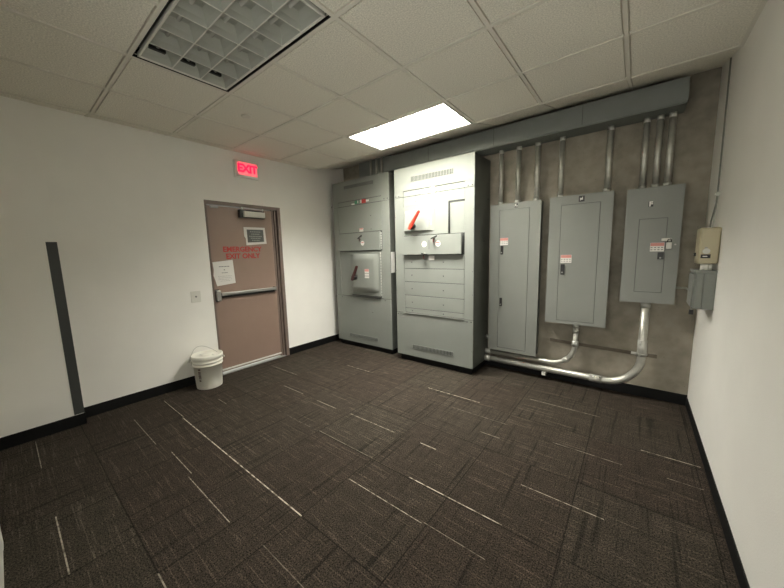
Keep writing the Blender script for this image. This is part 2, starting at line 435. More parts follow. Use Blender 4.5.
# ------------------------------------------------------------------ door
door = struct(MB().box(XB - .085, XB - .045, DY0 + .025, 1.803, .028, 2.105, .001).build('door_1', W['door']), 'brown steel emergency exit door with a grey push bar', 'door')
XD = XB - .045     # face of the leaf
fr = MB()
fr.box(XB - .12, XB + .006, DY0, DY0 + .022, 0, DZ, .002)
fr.box(XB - .12, XB + .006, DY1 - .050, DY1, 0, DZ, .002)
fr.box(XB - .12, XB + .006, DY0 + .022, DY1 - .05, DZ - .045, DZ, .002)
fr.box(XB - .12, XB - .045, 1.806, DY1 - .050, 0, DZ - .045)       # stop and rebate at the far jamb
fr.box(XB - .12, XB - .022, 1.832, DY1 - .058, 0, DZ - .045)
lab(fr.build('door_frame', W['frame'], door), 'dark taupe steel frame')
MB().box(XB - .12, XB + .004, DY0 + .022, DY1 - .05, 0, .010, .003).build('threshold', W['alu'], door)
lab(MB().box(XD, XD + .012, DY0 + .027, 1.803, .046, .064, .002).build('door_sweep', W['white'], door), 'pale strip along the foot of the door')
lab(MB().text('EMERGENCY', (XD + .001, 1.362, 1.578), (0, 1, 0), (0, 0, 1), .089, .0008, .0030, spacing=1.0)
    .text('EXIT ONLY', (XD + .001, 1.362, 1.490), (0, 1, 0), (0, 0, 1), .089, .0008, .0030).build('lettering', W['redtext'], door), 'red lettering reading EMERGENCY EXIT ONLY')
pb = MB()
pb.box(XD + .028, XD + .062, 1.02, 1.765, 1.006, 1.044, .006)
bar = pb.build('push_bar', W['alu'], door)
lab(MB().box(XD + .002, XD + .0275, 1.02, 1.76, .978, 1.040, .003).build('rail', W['blackp'], bar), 'rail behind the bar, blackened as the shadow below it')  # rail coloured black and set low as the shadow under the bar
MB().box(XD, XD + .078, DY0 + .030, 1.010, .945, 1.078, .008).build('latch_case', W['alu'], bar)
MB().box(XD, XD + .012, DY0 + .027, 1.014, .935, 1.088, .002).build('latch_plate', W['blackp'], bar)
MB().box(XD, XD + .045, 1.750, 1.790, .990, 1.055, .006).build('end_cap', W['frame'], bar)
mg = MB().box(XD, XB + .012, 1.335, 1.665, 1.985, 2.085, .003).build('lock_bracket', W['blackp'], door)
lab(MB().box(XB + .0125, XB + .052, 1.372, 1.655, 1.990, 2.062, .004).build('lock_box', W['white'], mg), 'pale rectangular box')
MB().tube([(XB + .02, 1.36, 2.085), (XB + .02, 1.36, 2.112)], .008, 10).build('bolt', W['zinc'], mg)
MB().tube([(XB + .02, 1.64, 2.085), (XB + .02, 1.64, 2.112)], .008, 10).build('bolt', W['zinc'], mg)
MB().box(XD + .002, XD + .030, 1.00, 1.09, 2.078, 2.098, .004).build('door_contact', W['alu'], door)

# notices on the door
def quad_sheet(pts, t): return MB().prism(pts, (t, 0, 0))
pn = thing('paper_notice', (XD, 1.10, 1.13), 'white printed sheet taped on the brown door above the push bar', 'notice')
sheet = quad_sheet([(XD + .001, .970, 1.425), (XD + .001, 1.215, 1.448), (XD + .001, 1.228, 1.150), (XD + .001, 1.000, 1.128), (XD + .001, .985, 1.20), (XD + .001, .968, 1.26), (XD + .001, .978, 1.33)], .002)
sheet.build('sheet', W['paper'], pn)
pt = MB()
for z, w_, hh in ((1.362, .13, .010), (1.32, .02, .012), (1.285, .075, .008), (1.245, .17, .003), (1.225, .16, .003), (1.205, .17, .003), (1.185, .12, .003)):
    n = max(1, int(w_ / .018)); 
    for k in range(n):
        yy = 1.105 - w_ / 2 + k * w_ / n
        pt.box(XD + .003, XD + .0036, yy, yy + w_ / n * .72, z, z + hh)
pt.build('printing', W['ink'], pn)
sg = thing('door_placard', (XD, 1.54, 1.63), 'charcoal printed placard in a pale border at the top of the door', 'sign')
quad_sheet([(XD + .001, 1.392, 1.868), (XD + .001, 1.688, 1.872), (XD + .001, 1.700, 1.655), (XD + .001, 1.412, 1.632), (XD + .001, 1.410, 1.72), (XD + .001, 1.392, 1.75)], .002).build('border', W['paper'], sg)
quad_sheet([(XD + .0032, 1.432, 1.838), (XD + .0032, 1.660, 1.842), (XD + .0032, 1.664, 1.680), (XD + .0032, 1.434, 1.668)], .002).build('plate', W['placard'], sg)
pt = MB()
for z, w_ in ((1.805, .15), (1.775, .12), (1.745, .18), (1.720, .14), (1.692, .11)):
    n = int(w_ / .022)
    for k in range(n):
        yy = 1.548 - w_ / 2 + k * w_ / n
        pt.box(XD + .0052, XD + .0058, yy, yy + w_ / n * .75, z, z + .011)
pt.build('printing', mat('printing_grey', (.3, .31, .29), .6), sg)

# exit sign
ex = thing('exit_sign', (XB, 1.46, 2.48), 'glowing red EXIT sign on the white wall above the door', 'exit sign')
MB().box(XB, XB + .055, 1.300, 1.612, 2.478, 2.684, .006).build('housing', W['white'], ex)
fc = MB().box(XB + .055, XB + .058, 1.340, 1.585, 2.505, 2.665, .001).build('face', W['exitface'], ex)
lab(fc, 'red glowing face')
MB().text('EXIT', (XB + .0595, 1.457, 2.584), (0, 1, 0), (0, 0, 1), .135, .001, .005, spacing=.90).build('lettering', W['exitletter'], fc)

# key switch plate
sw = thing('switch_plate', (XB, .735, .97), 'small white switch plate on the wall left of the door', 'switch plate')
MB().box(XB, XB + .008, .683, .787, .967, 1.098, .003).build('plate', W['white'], sw)
MB().tube([(XB + .008, .735, 1.034), (XB + .013, .735, 1.034)], .010, 14).build('key_lock', W['ink'], sw)

# corner guard
cgd = MB()
cgd.box(XA, XA + .004, YJ - .062, YJ + .004, bb + .004, 1.645)
cgd.box(XA - .062, XA, YJ, YJ + .004, bb + .004, 1.645)
tag(cgd.build('corner_guard', W['guard']), 'dark grey vinyl guard on the corner of the left white wall', 'corner guard')

# ------------------------------------------------------------------ bucket
bx, by = -.058, .722
bk = thing('bucket', (bx, by, 0), 'white plastic pail with lid and wire handle left of the door', 'bucket')
BS = 1.075
def bz_(p): return [(r_ * .985, z_ * BS) for r_, z_ in p]
MB().lathe(bz_([(.122, .002), (.132, .0), (.134, .008), (.148, .245), (.158, .247), (.159, .256), (.150, .260), (.150, .278), (.161, .281), (.162, .290), (.151, .295), (.151, .318), (.154, .330), (.150, .334)]), bx, by, 56).build('pail', W['bucket'], bk)
ld = MB().lathe(bz_([(.150, .3345), (.163, .318), (.166, .322), (.166, .348), (.160, .355), (.152, .355), (.148, .346), (.06, .345), (.058, .350), (.02, .350)]), bx, by, 56)
lid = ld.build('lid', W['bucket'], bk)
pr_ = MB()
for k in range(5): pr_.box(bx - .07 + k * .016, bx - .06 + k * .016, by - .055, by - .035 + (k % 2) * .006, .346 * BS, .3475 * BS)
pr_.build('embossing', W['white'], lid); pr_ = MB()
for k in range(5): pr_.box(bx + .02 + k * .016, bx + .03 + k * .016, by + .03, by + .045 + (k % 2) * .006, .346 * BS, .3475 * BS)
pr_.build('embossing', W['white'], lid)
# wire bail tipped back towards the wall
pv1 = Vector((bx - .045, by - .160, .318)); pv2 = Vector((bx + .045, by + .160, .318))
mid = Vector((bx - .10, by - .03, .462))
path = []
for k in range(21):
    t = k / 20
    path.append(pv1 * (1 - t) ** 2 + (mid * 2 - (pv1 + pv2) / 2) * 2 * t * (1 - t) + pv2 * t ** 2)
hd = MB().tube(path, .0028, 8).build('handle', W['zinc'], bk)
for pv in (pv1, pv2):
    MB().tube([pv + Vector((0, -.008, 0)) * (1 if pv is pv1 else -1), pv], .012, 12).build('ear', W['bucket'], hd)
# printed marks on the side of the pail
mk = MB()
def onpail(a0, a1, z0, z1):
    r0 = .985 * (.134 + .015 * (z0 / BS - .008) / .257) + .0012; r1 = .985 * (.134 + .015 * (z1 / BS - .008) / .257) + .0012
    n = 3; vs = []; fs = []
    for k in range(n + 1):
        a = a0 + (a1 - a0) * k / n
        vs += [(bx + r0 * math.cos(a), by + r0 * math.sin(a), z0), (bx + r1 * math.cos(a), by + r1 * math.sin(a), z1)]
    for k in range(n): fs.append((2 * k, 2 * k + 2, 2 * k + 3, 2 * k + 1))
    mk.poly(vs, fs)
A = math.radians(-58)
for z in (.10, .13, .145, .16, .175, .19, .205, .23):
    onpail(A - .10 + random.uniform(-.02, .02), A + (.06 if z < .11 else .10), z, z + (.016 if z in (.10, .23) else .009))
lab(mk.build('printed_label', W['brown'], bk), 'dark brown vertical print')

# ------------------------------------------------------------------ switchgear
def plate(x0, x1, y0, y1, z0, z1, name, parent, m='gray', bev=.0012):
    return MB().box(x0, x1, y0, y1, z0, z1, bev, 1).build(name, W[m], parent)
def vent(x0, x1, z0, z1, y, parent):
    v = MB()
    v.box(x0, x1, y - .002, y, z0, z1)
    o = v.build('vent', W['vent'], parent)
    f = MB(); n = int((x1 - x0) / .020)
    for k in range(n + 1):
        xx = x0 + (x1 - x0) * k / n
        f.box(xx - .0035, xx + .0035, y - .006, y - .002, z0, z1)
    f.box(x0 - .004, x1 + .004, y - .004, y, z1, z1 + .003); f.box(x0 - .004, x1 + .004, y - .004, y, z0 - .003, z0)
    f.build('louvre', W['gray'], o)
    return o
def screw(x, y, z, parent, r=.0075):
    MB().tube([(x, y, z), (x, y - .003, z)], r, 8).build('screw', W['vent'], parent)
def label_small(x0, x1, z0, z1, y, parent, head=.38, lines=True, headmat='pink', txt='white and red warning label'):
    o = lab(MB().box(x0, x1, y - .0012, y, z0, z1).build('warning_label', W['paper'], parent), txt)
    zz = z1 - (z1 - z0) * head
    MB().box(x0 + .002, x1 - .002, y - .0020, y - .0012, zz, z1 - .002).build('header', W[headmat], o)
    if lines:
        p = MB(); n = 4; w_ = (x1 - x0) / n
        for r in range(2):
            z = z0 + (zz - z0) * (.25 + .4 * r)
            for k in range(n): p.box(x0 + w_ * (k + .15), x0 + w_ * (k + .75), y - .0018, y - .0012, z, z + (zz - z0) * .14)
        p.build('printing', W['ink'], o)
    return o
def rocker_handle(px, pz, tx, tz, y, parent, m, txt):
    # rotary handle: hub + tapered lever from pivot to tip
    o = MB().tube([(px, y, pz), (px, y - .05, pz)], .034, 20).build('breaker_handle', W['blackp'], parent)
    a = Vector((px, 0, pz)); b_ = Vector((tx, 0, tz)); d = (b_ - a).normalized(); n = Vector((-d.z, 0, d.x))
    a2 = a - d * .045
    pts = [a2 + n * .014, a + n * .021, b_ + n * .011, b_ + d * .010, b_ - n * .011, a - n * .021, a2 - n * .014]
    lv = MB().prism([(p.x, y - .050, p.z) for p in pts], (0, -.030, 0))
    lab(lv.build('lever', W[m], o), txt)
    MB().prism([((a + n * .012 + d * .03).x, y - .080, (a + n * .012 + d * .03).z), ((b_ + n * .004).x, y - .080, (b_ + n * .004).z), ((b_ - n * .004).x, y - .080, (b_ - n * .004).z), ((a - n * .012 + d * .03).x, y - .080, (a - n * .012 + d * .03).z)], (0, -.006, 0)).build('lever_rib', W[m], o)
    return o
def keylock(x, z, y, parent, tag_z=None, ang=.5):
    o = MB().tube([(x, y, z), (x, y - .028, z)], .013, 14).build('key_lock', W['zinc'], parent)
    dx, dz = math.cos(ang) * .055, math.sin(ang) * .055
    MB().prism([(x - dx * .6, y - .028, z - dz * .6 - .006), (x + dx, y - .028, z + dz - .006), (x + dx, y - .028, z + dz + .010), (x - dx * .6, y - .028, z - dz * .6 + .010)], (0, -.012, 0)).build('key_bow', W['blackp'], o)
    MB().box(x - .007, x + .007, y - .034, y - .028, z - .055, z - .006, .002).build('key_ring', W['darkred'], o)
    return o

# ---- right cabinet
X0, X1, YC, Z0, Z1 = 1.212, 2.330, 2.700, .088, 2.560
cab = thing('switchgear_cabinet', ((X0 + X1) / 2, 2.94, 0), 'larger bright grey switchgear cabinet with a red lever, right of the two', 'switchgear cabinet')
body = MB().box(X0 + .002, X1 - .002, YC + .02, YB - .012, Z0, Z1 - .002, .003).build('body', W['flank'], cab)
lab(MB().box(X0 + .03, X1 - .03, YC + .05, YB - .03, 0, Z0).build('plinth', W['black'], cab), 'black base channel')
MB().box(X0 + .004, X1 - .004, YC + .008, YC + .020, Z0 + .002, Z1 - .004).build('backing', W['seam'], cab)
g = .003
ya, yb = YC, YC + .008
xi0, xi1 = 1.355, 2.213
f = MB()      # bolted surround
f.box(X0, X1, ya, yb, 2.272, Z1, .0015, 1)
f.box(X0, xi0 - g, ya, yb, 2.198, 2.272, .001, 1); f.box(xi1 + g, X1, ya, yb, 2.198, 2.272, .001, 1)
top = f.build('top_cover', W['gray'], cab)
plate(X0, xi0 - g, ya, yb, .682, 2.194, 'side_cover', cab); plate(xi1 + g, X1, ya, yb, .682, 2.194, 'side_cover', cab)
plate(X0, X1, ya, yb, Z0, .676, 'lower_cover', cab)
plate(xi0, xi1, ya + .003, yb, 2.200, 2.264, 'name_strip', cab)
plate(xi0, xi1, ya + .002, yb, 2.075, 2.194, 'blank_plate', cab)
plate(2.026, xi1, ya + .004, yb, 1.700, 2.052, 'blank_plate', cab)
rows = [1.700, 1.450, 1.277, 1.102, .921, .748, .686]
for a, b_ in zip(rows[1:], rows[2:]): plate(xi0, xi1, ya + .002, yb, b_ + .003, a - .003, 'blank_plate', cab)
vent(1.480, 2.068, 2.375, 2.432, ya, top); vent(1.474, 2.070, .200, .250, ya, cab)
bd1 = MB().box(xi0 + .003, 2.016, ya - .022, ya + .002, 1.702, 2.070, .002, 1).build('breaker_door', W['gray'], cab)
# embossed bezel wedge: flush at the top, deep at the bottom
bz = MB()
a, b_, z0, z1 = 1.382, 1.838, 1.745, 2.012; yo = ya - .022
bz.poly([(a, yo, z0), (b_, yo, z0), (b_, yo, z1), (a, yo, z1), (a + .018, yo - .030, z0 + .016), (b_ - .10, yo - .020, z0 + .014), (b_ - .016, yo - .006, z1 - .012), (a + .018, yo - .010, z1 - .012)],
        [(4, 5, 6, 7), (0, 1, 5, 4), (1, 2, 6, 5), (2, 3, 7, 6), (3, 0, 4, 7)])
bz.build('bezel', W['gray'], bd1)
rocker_handle(1.540, 1.812, 1.665, 1.985, yo - .022, bd1, 'red', 'bright red lever')
label_small(1.705, 1.795, 1.815, 1.925, yo - .011, bd1)
MB().tube([(2.020, ya - .014, 1.706), (2.020, ya - .014, 2.066)], .007, 10).build('hinge', W['seam'], bd1)
lb = MB().box(1.362, 2.190, ya - .034, ya + .002, 1.455, 1.692, .003, 1).build('lower_door', W['gray'], cab)
yl = ya - .034
MB().tube([(2.196, ya - .014, 1.462), (2.196, ya - .014, 1.686)], .005, 10).build('hinge', W['seam'], lb)
for xx in (1.690, 1.885):
    o = lab(MB().tube([(xx, yl, 1.585), (xx, yl - .0012, 1.585)], .036, 24).build('round_label', W['paper'], lb), 'round white and pink label')
    MB().box(xx - .026, xx + .026, yl - .002, yl - .0012, 1.590, 1.606).build('printing', W['pink'], o)
    MB().box(xx - .020, xx + .020, yl - .002, yl - .0012, 1.566, 1.576).build('printing', W['pink'], o)
MB().box(1.758, 1.762, yl - .003, yl, 1.52, 1.63).build('groove', W['vent'], lb)
keylock(1.838, 1.655, yl, lb, ang=.35)
keylock(1.700, 1.462, yl, lb, ang=-.2)
lab(MB().box(1.735, 1.815, ya - .004, ya, 1.385, 1.440).build('white_tag', W['paper'], cab), 'small white tag under the lower door')
for xx in (1.475, 1.940):
    for zz in (1.36, 1.19, 1.01, .83, .715): screw(xx, ya, zz, cab)
for zz in (2.215, .655):
    for xx in (1.235, 1.285, 2.255, 2.305): screw(xx, ya, zz, cab)
for zz in (1.95, 1.25, .98, .30):
    screw(1.222, ya, zz, cab, .004); screw(2.318, ya, zz, cab, .004)
for xx, zz in ((1.55, 2.20), (1.85, 2.20), (1.55, 2.12), (1.86, 2.12)): screw(xx, ya, zz, cab, .0045)
o = lab(MB().box(1.62, 1.80, ya + .0015, ya + .003, 2.204, 2.256).build('name_label', W['paper'], cab), 'white label with a red roundel')
MB().tube([(1.800, ya + .002, 2.232), (1.800, ya - .001, 2.232)], .042, 24).build('roundel', W['pink'], o)
# ridge along the joint of the lower cover
MB().box(xi0 - .02, xi1 + .0, ya - .010, ya, .676, .684, .002, 1).build('ledge', W['gray'], cab)
# bolts on the right flank
for yy, zz in ((2.99, 1.60), (3.10, .60), (3.10, 2.10)): 
    MB().tube([(X1 - .002, yy, zz), (X1 + .003, yy, zz)], .008, 10).build('bolt', W['seam'], cab)

# ---- left cabinet
X0, X1, YC, Z0, Z1 = -.085, 1.062, 2.770, .080, 2.585
cab = thing('switchgear_cabinet', ((X0 + X1) / 2, 2.97, 0), 'left grey switchgear cabinet in the corner beside the white wall', 'switchgear cabinet')
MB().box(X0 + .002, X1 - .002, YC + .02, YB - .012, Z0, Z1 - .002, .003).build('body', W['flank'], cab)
lab(MB().box(X0 + .02, X1 - .02, YC + .03, YB - .03, 0, Z0).build('plinth', W['black'], cab), 'black base channel')
MB().box(X0 + .004, X1 - .004, YC + .008, YC + .020, Z0 + .002, Z1 - .004).build('backing', W['seam'], cab)
ya, yb = YC, YC + .008
xi0, xi1 = .036, .920
f = MB(); f.box(X0, X1, ya, yb, 2.287, Z1, .0015, 1); f.box(X0, xi0 - g, ya, yb, 2.214, 2.287, .001, 1); f.box(xi1 + g, X1, ya, yb, 2.214, 2.287, .001, 1)
top = f.build('top_cover', W['gray'], cab)
plate(X0, xi0 - g, ya, yb, .826, 2.209, 'side_cover', cab); plate(xi1 + g, X1, ya, yb, .826, 2.209, 'side_cover', cab)
plate(X0, X1, ya, yb, Z0, .820, 'lower_cover', cab)
plate(xi0, xi1, ya + .003, yb, 2.216, 2.280, 'name_strip', cab)
plate(xi0, xi1, ya + .002, yb, 1.808, 2.208, 'blank_plate', cab)
plate(xi0, xi1, ya + .003, yb, .828, 1.525, 'blank_plate', cab)
vent(.188, .784, 2.465, 2.515, ya, top); vent(.188, .784, .165, .212, ya, cab)
lb = MB().box(.046, .905, ya - .030, ya + .002, 1.535, 1.798, .003, 1).build('upper_door', W['gray'], cab)
yl = ya - .030
hg = MB()
for k in range(7): hg.tube([(.912, ya - .010, 1.545 + k * .035), (.912, ya - .010, 1.572 + k * .035)], .008, 8)
lab(hg.build('hinge', W['zinc'], lb), 'bright piano hinge')
label_small(.480, .560, 1.815, 1.865, ya + .002, cab, head=.4)
o = lab(MB().tube([(.565, yl, 1.640), (.565, yl - .0012, 1.640)], .036, 24).build('round_label', W['paper'], lb), 'round white and pink label')
MB().box(.540, .590, yl - .002, yl - .0012, 1.645, 1.660).build('printing', W['pink'], o)
keylock(.530, 1.722, yl, lb, ang=.5)
bd1 = MB().box(.245, .888, ya - .020, ya + .004, .858, 1.508, .003, 1).build('breaker_door', W['gray'], cab)
MB().box(.30, .89, ya - .024, ya - .0005, .842, .856, .002, 1).build('drip_edge', W['seam'], bd1)
yo = ya - .020
# bulging pillow cover
bz = MB(); a, b_, z0, z1 = .292, .848, .900, 1.480; N_ = 12
vs = []; fs = []
for r in range(N_ + 1):
    for c_ in range(N_ + 1):
        u, v = c_ / N_, r / N_
        e = min(u, 1 - u, .10) / .10; e2 = min(v, 1 - v, .07) / .07
        dd = .010 * min(e, e2) + .032 * math.sin(PI * u) ** .6 * min(1, e2) * 1.0 * (1 if min(e, e2) > 0 else 0)
        if min(e, e2) == 0: dd = 0
        vs.append((a + (b_ - a) * u, yo - dd, z0 + (z1 - z0) * v))
for r in range(N_):
    for c_ in range(N_):
        k = r * (N_ + 1) + c_; fs.append((k, k + 1, k + N_ + 2, k + N_ + 1))
bz.poly(vs, fs)
for fc_ in bz.bm.faces: fc_.smooth = True
bz.build('bezel', W['gray'], bd1)
rocker_handle(.425, 1.130, .515, 1.300, yo - .036, bd1, 'darkred', 'dark red lever')
label_small(.620, .705, 1.125, 1.260, yo - .0435, bd1, head=.28)
hg = MB()
for k in range(16): hg.tube([(.894, ya - .010, .868 + k * .040), (.894, ya - .010, .898 + k * .040)], .006, 8)
lab(hg.build('hinge', W['zinc'], bd1), 'bright piano hinge')
for xx, zz in ((.975, 2.235), (1.035, 2.235), (-.11, 2.235), (.72, 2.03), (.72, 1.84), (.95, .80), (-.10, .80), (.70, .60), (.05, .80)): screw(xx, ya, zz, cab)
ns = MB().box(.335, .400, ya + .0005, ya + .003, 2.218, 2.240).build('name_label', W['paper'], cab)
MB().box(.40, .49, ya + .001, ya + .003, 2.224, 2.274).build('printing', W['green'], ns)
MB().box(.462, .478, ya - .0005, ya + .001, 2.232, 2.270).build('printing', W['paper'], ns)
MB().box(.515, .545, ya + .001, ya + .003, 2.230, 2.276).build('printing', W['paper'], ns)
MB().box(.546, .630, ya + .0005, ya + .003, 2.222, 2.276).build('printing', W['redtext'], ns)
MB().box(.632, .690, ya + .001, ya + .003, 2.236, 2.262).build('printing', W['paper'], ns)
lab(MB().box(X1, X1 + .004, 2.785, 2.870, 1.205, 1.500, .001).build('card_holder', W['paper'], cab), 'white card on the right flank')

# ------------------------------------------------------------------ panelboards
def panel(x0, x1, z0, z1, dx0, dx1, dz0, dz1, label):
    r = thing('electrical_panel', ((x0 + x1) / 2, YB, z0), label, 'electrical panel', None)
    MB().box(x0 + .012, x1 - .012, 3.046, YB - .002, z0 + .002, z1 - .002, .002).build('enclosure', W['boxgray'], r)
    yc = 3.030
    MB().box(dx0 - .01, dx1 + .01, yc + .009, 3.046, dz0 - .01, dz1 + .01).build('backing', W['seam'], r)
    cv = MB()
    for b in ((x0, dx0 - .003, z0, z1), (dx1 + .003, x1, z0, z1), (dx0 - .003, dx1 + .003, z0, dz0 - .003), (dx0 - .003, dx1 + .003, dz1 + .003, z1)):
        cv.box(b[0], b[1], yc, 3.046 - .0002, b[2], b[3])
    cover = cv.build('cover', W['panelgray'], r)
    d = MB().box(dx0, dx1, yc - .001, yc + .009, dz0, dz1, .0012, 1).build('door', W['panelgray'], r)
    return r, cover, d, yc
def latch(x, z, y, parent, w=.030, h=.10):
    o = lab(MB().box(x - w / 2, x + w / 2, y - .012, y, z - h / 2, z + h / 2, .003).build('latch', W['blackp'], parent), 'black plastic latch')
    MB().tube([(x - .002, y - .012, z - h * .28), (x - .002, y - .015, z - h * .28)], .0075, 10).build('key_cylinder', W['alu'], o)
def emblem(x, z, y, parent, marks, w=.034, h=.044):
    o = lab(MB().box(x - w / 2, x + w / 2, y - .0015, y, z - h / 2, z + h / 2).build('emblem', W['blackp'], parent), 'small black and white emblem')
    m_ = MB()
    for pts in marks: m_.prism([(x + px * w, y - .0022, z + pz * h) for px, pz in pts], (0, .0007, 0))
    m_.build('emblem_mark', W['paper'], o)
r, cv, d, yc = panel(2.390, 2.945, .268, 2.015, 2.503, 2.828, .312, 1.945, 'tallest grey electrical panel, next to the larger switchgear cabinet')
latch(2.536, 1.487, yc - .001, d); latch(2.536, .872, yc - .001, d)
label_small(2.510, 2.604, 1.545, 1.628, yc - .001, d)
emblem(2.683, 1.982, yc, cv, [[(-.5, .1), (-.15, .45), (0, .5), (.05, .05), (-.15, -.1)], [(.0, -.22), (.5, -.22), (.5, -.05), (.0, -.05)], [(-.5, -.25), (-.2, -.25), (-.2, -.18), (-.5, -.18)]])
r, cv, d, yc = panel(3.028, 3.582, .688, 2.022, 3.142, 3.478, .705 + .02, 1.930, 'middle grey electrical panel with one latch, a bent conduit below it')
latch(3.178, 1.270, yc - .001, d, .036, .11)
label_small(3.155, 3.256, 1.340, 1.422, yc - .001, d)
emblem(3.318, 1.978, yc, cv, [[(-.3, .2), (-.05, .08), (.18, .38), (.22, -.15), (.05, -.2), (-.05, -.15), (-.25, -.32)]], .050, .056)
r, cv, d, yc = panel(3.682, 4.076, .968, 2.012, 3.787, 3.980, 1.072, 1.735, 'shortest grey electrical panel marked F, nearest the right white wall')
latch(3.955, 1.402, yc - .001, d, .042, .062)
label_small(3.877, 3.974, 1.442, 1.520, yc - .001, d)
o = lab(MB().box(3.841, 3.875, yc - .0015, yc, 1.842, 1.886).build('emblem', W['blackp'], cv), 'black plate with a white F')
MB().text('F', (3.858, yc - .002, 1.864), (1, 0, 0), (0, 0, 1), .054, .0006, .0032).build('lettering', W['paper'], o)
# lockout hasp on that panel
lk = thing('lockout_hasp', (3.985, yc, 1.46), 'white plastic lockout hasp clipped on the panel marked F', 'lockout device')
MB().box(3.950, 4.018, yc - .024, yc - .0015, 1.532, 1.558, .005).build('hasp', W['white'], lk)
MB().box(3.984, 4.022, yc - .034, yc - .0015, 1.462, 1.520, .005).build('tag', W['white'], lk)
MB().tube([(3.99, yc - .02, 1.520), (3.995, yc - .03, 1.545), (4.012, yc - .03, 1.55), (4.018, yc - .02, 1.525)], .004, 8).build('shackle', W['blackp'], lk)
MB().tube([(4.046, yc - .0005, 1.500), (4.046, yc - .009, 1.500)], .007, 10).build('padlock_gleam', W['zinc'], lk)  # pale metal disc put in as the gleam of the padlock

# ------------------------------------------------------------------ wireway and conduits
GY, GB = 2.930, 2.640
ww = thing('wireway', (2.45, YB, GB), 'long grey metal wireway trough running under the ceiling', 'wireway')
MB().box(.885, 4.035, GY, YB - .002, GB, 2.832, .003).build('trough', W['graydark'], ww)
MB().box(.885, 4.035, GY - .003, GY, GB + .006, 2.828, .001).build('cover', W['graydark'], ww)
MB().box(.885, 4.03, GY + .004, YB - .004, GB - .010, GB - .0005, .002).build('bottom_lip', W['boxgray'], ww)
for xx in (1.6, 2.45, 3.30): MB().box(xx - .002, xx + .002, GY - .004, GY - .003, GB + .008, 2.826).build('joint', W['seam'], ww)
pbx = tag(MB().box(.245, .880, 3.06, YB, 2.590, 2.900, .003).build('pull_box', W['graydark']), 'dark grey pull box above the left switchgear cabinet', 'pull box')

def vconduit(x, y, z0, z1, r, label, group=None, conn=True):
    o = thing('conduit', (x, y, z0), label, 'conduit', group)
    MB().tube([(x, y, z0), (x, y, z1)], r, 20).build('pipe', W['galv'], o)
    if conn:
        MB().tube([(x, y, z0), (x, y, z0 + .012)], r * 1.32, 16).build('locknut', W['seam'], o)
        MB().tube([(x, y, z0 + .012), (x, y, z0 + .045)], r * 1.16, 20).build('connector', W['zinc'], o)
        MB().tube([(x, y, z1 - .040), (x, y, z1)], r * 1.08, 20).build('connector', W['zinc'], o)
    return o
CY = 3.105
zt = GB - .010
P1t, P2t, P3t = 2.004, 2.011, 2.001
G1 = None
vconduit(2.482, CY, P1t, zt, .024, 'galvanised conduit rising from the tallest panel, leftmost of its three')
vconduit(2.676, CY, P1t, zt, .026, 'galvanised conduit rising from the tallest panel, middle of its three')
vconduit(2.876, CY, P1t, zt, .027, 'galvanised conduit rising from the tallest panel, rightmost of its three')
vconduit(3.110, CY, P2t, zt, .025, 'galvanised conduit rising from the left side of the middle panel top')
vconduit(3.520, CY, P2t, zt, .027, 'galvanised conduit rising from the right side of the middle panel top')
MB_ = None
vconduit(3.786, CY, P3t, zt, .024, 'galvanised conduit rising from the panel marked F, leftmost of its three')
vconduit(3.878, CY, P3t, zt, .024, 'galvanised conduit rising from the panel marked F, middle of its three')
vconduit(3.960, CY, P3t, zt, .025, 'galvanised conduit rising from the panel marked F, rightmost of its three')
for xx in (.555, .668, .768):
    vconduit(xx, 2.99, 2.583, slope_y(2.99) - .001, .016, 'thin conduit in a row of three between the left switchgear cabinet and the ceiling', 'conduits above the left switchgear cabinet', conn=False)

def arc(cx, cz, r, a0, a1, y, n=14):
    return [(cx + r * math.cos(a0 + (a1 - a0) * k / n), y, cz + r * math.sin(a0 + (a1 - a0) * k / n)) for k in range(n + 1)]
# upper bent conduit: cabinet -> bottom of the middle panel
yA = 3.090; rA = .026; zA = .218; xA_ = 3.322; R_ = .235
cd = thing('conduit', (2.8, yA, zA), 'upper horizontal conduit bending up into the middle panel', 'conduit')
MB().tube([(2.332, yA, zA)] + arc(xA_ - R_, zA + R_, R_, -PI / 2, 0, yA) + [(xA_, yA, .689)], rA, 20).build('pipe', W['galv'], cd)
MB().tube([(xA_, yA, .645), (xA_, yA, .689)], rA * 1.25, 20).build('connector', W['zinc'], cd)
MB().tube([(xA_, yA, .590), (xA_, yA, .645)], rA * 1.12, 20).build('connector', W['zinc'], cd)
cp = MB().tube([(xA_, yA, .44), (xA_, yA, .50)], rA * 1.22, 20).build('coupling', W['zinc'], cd)
for dx in (-.018, .018): MB().tube([(xA_ + dx, yA - .026, .47), (xA_ + dx, yA - .042, .47)], .008, 8).build('screw', W['zinc'], cp)
MB().tube([(2.332, yA, zA), (2.40, yA, zA)], rA * 1.2, 20).build('connector', W['zinc'], cd)
cpa = arc(xA_ - R_, zA + R_, R_, -PI * .30, -PI * .24, yA, 3)
cp = MB().tube(cpa, rA * 1.15, 20).build('coupling', W['zinc'], cd)
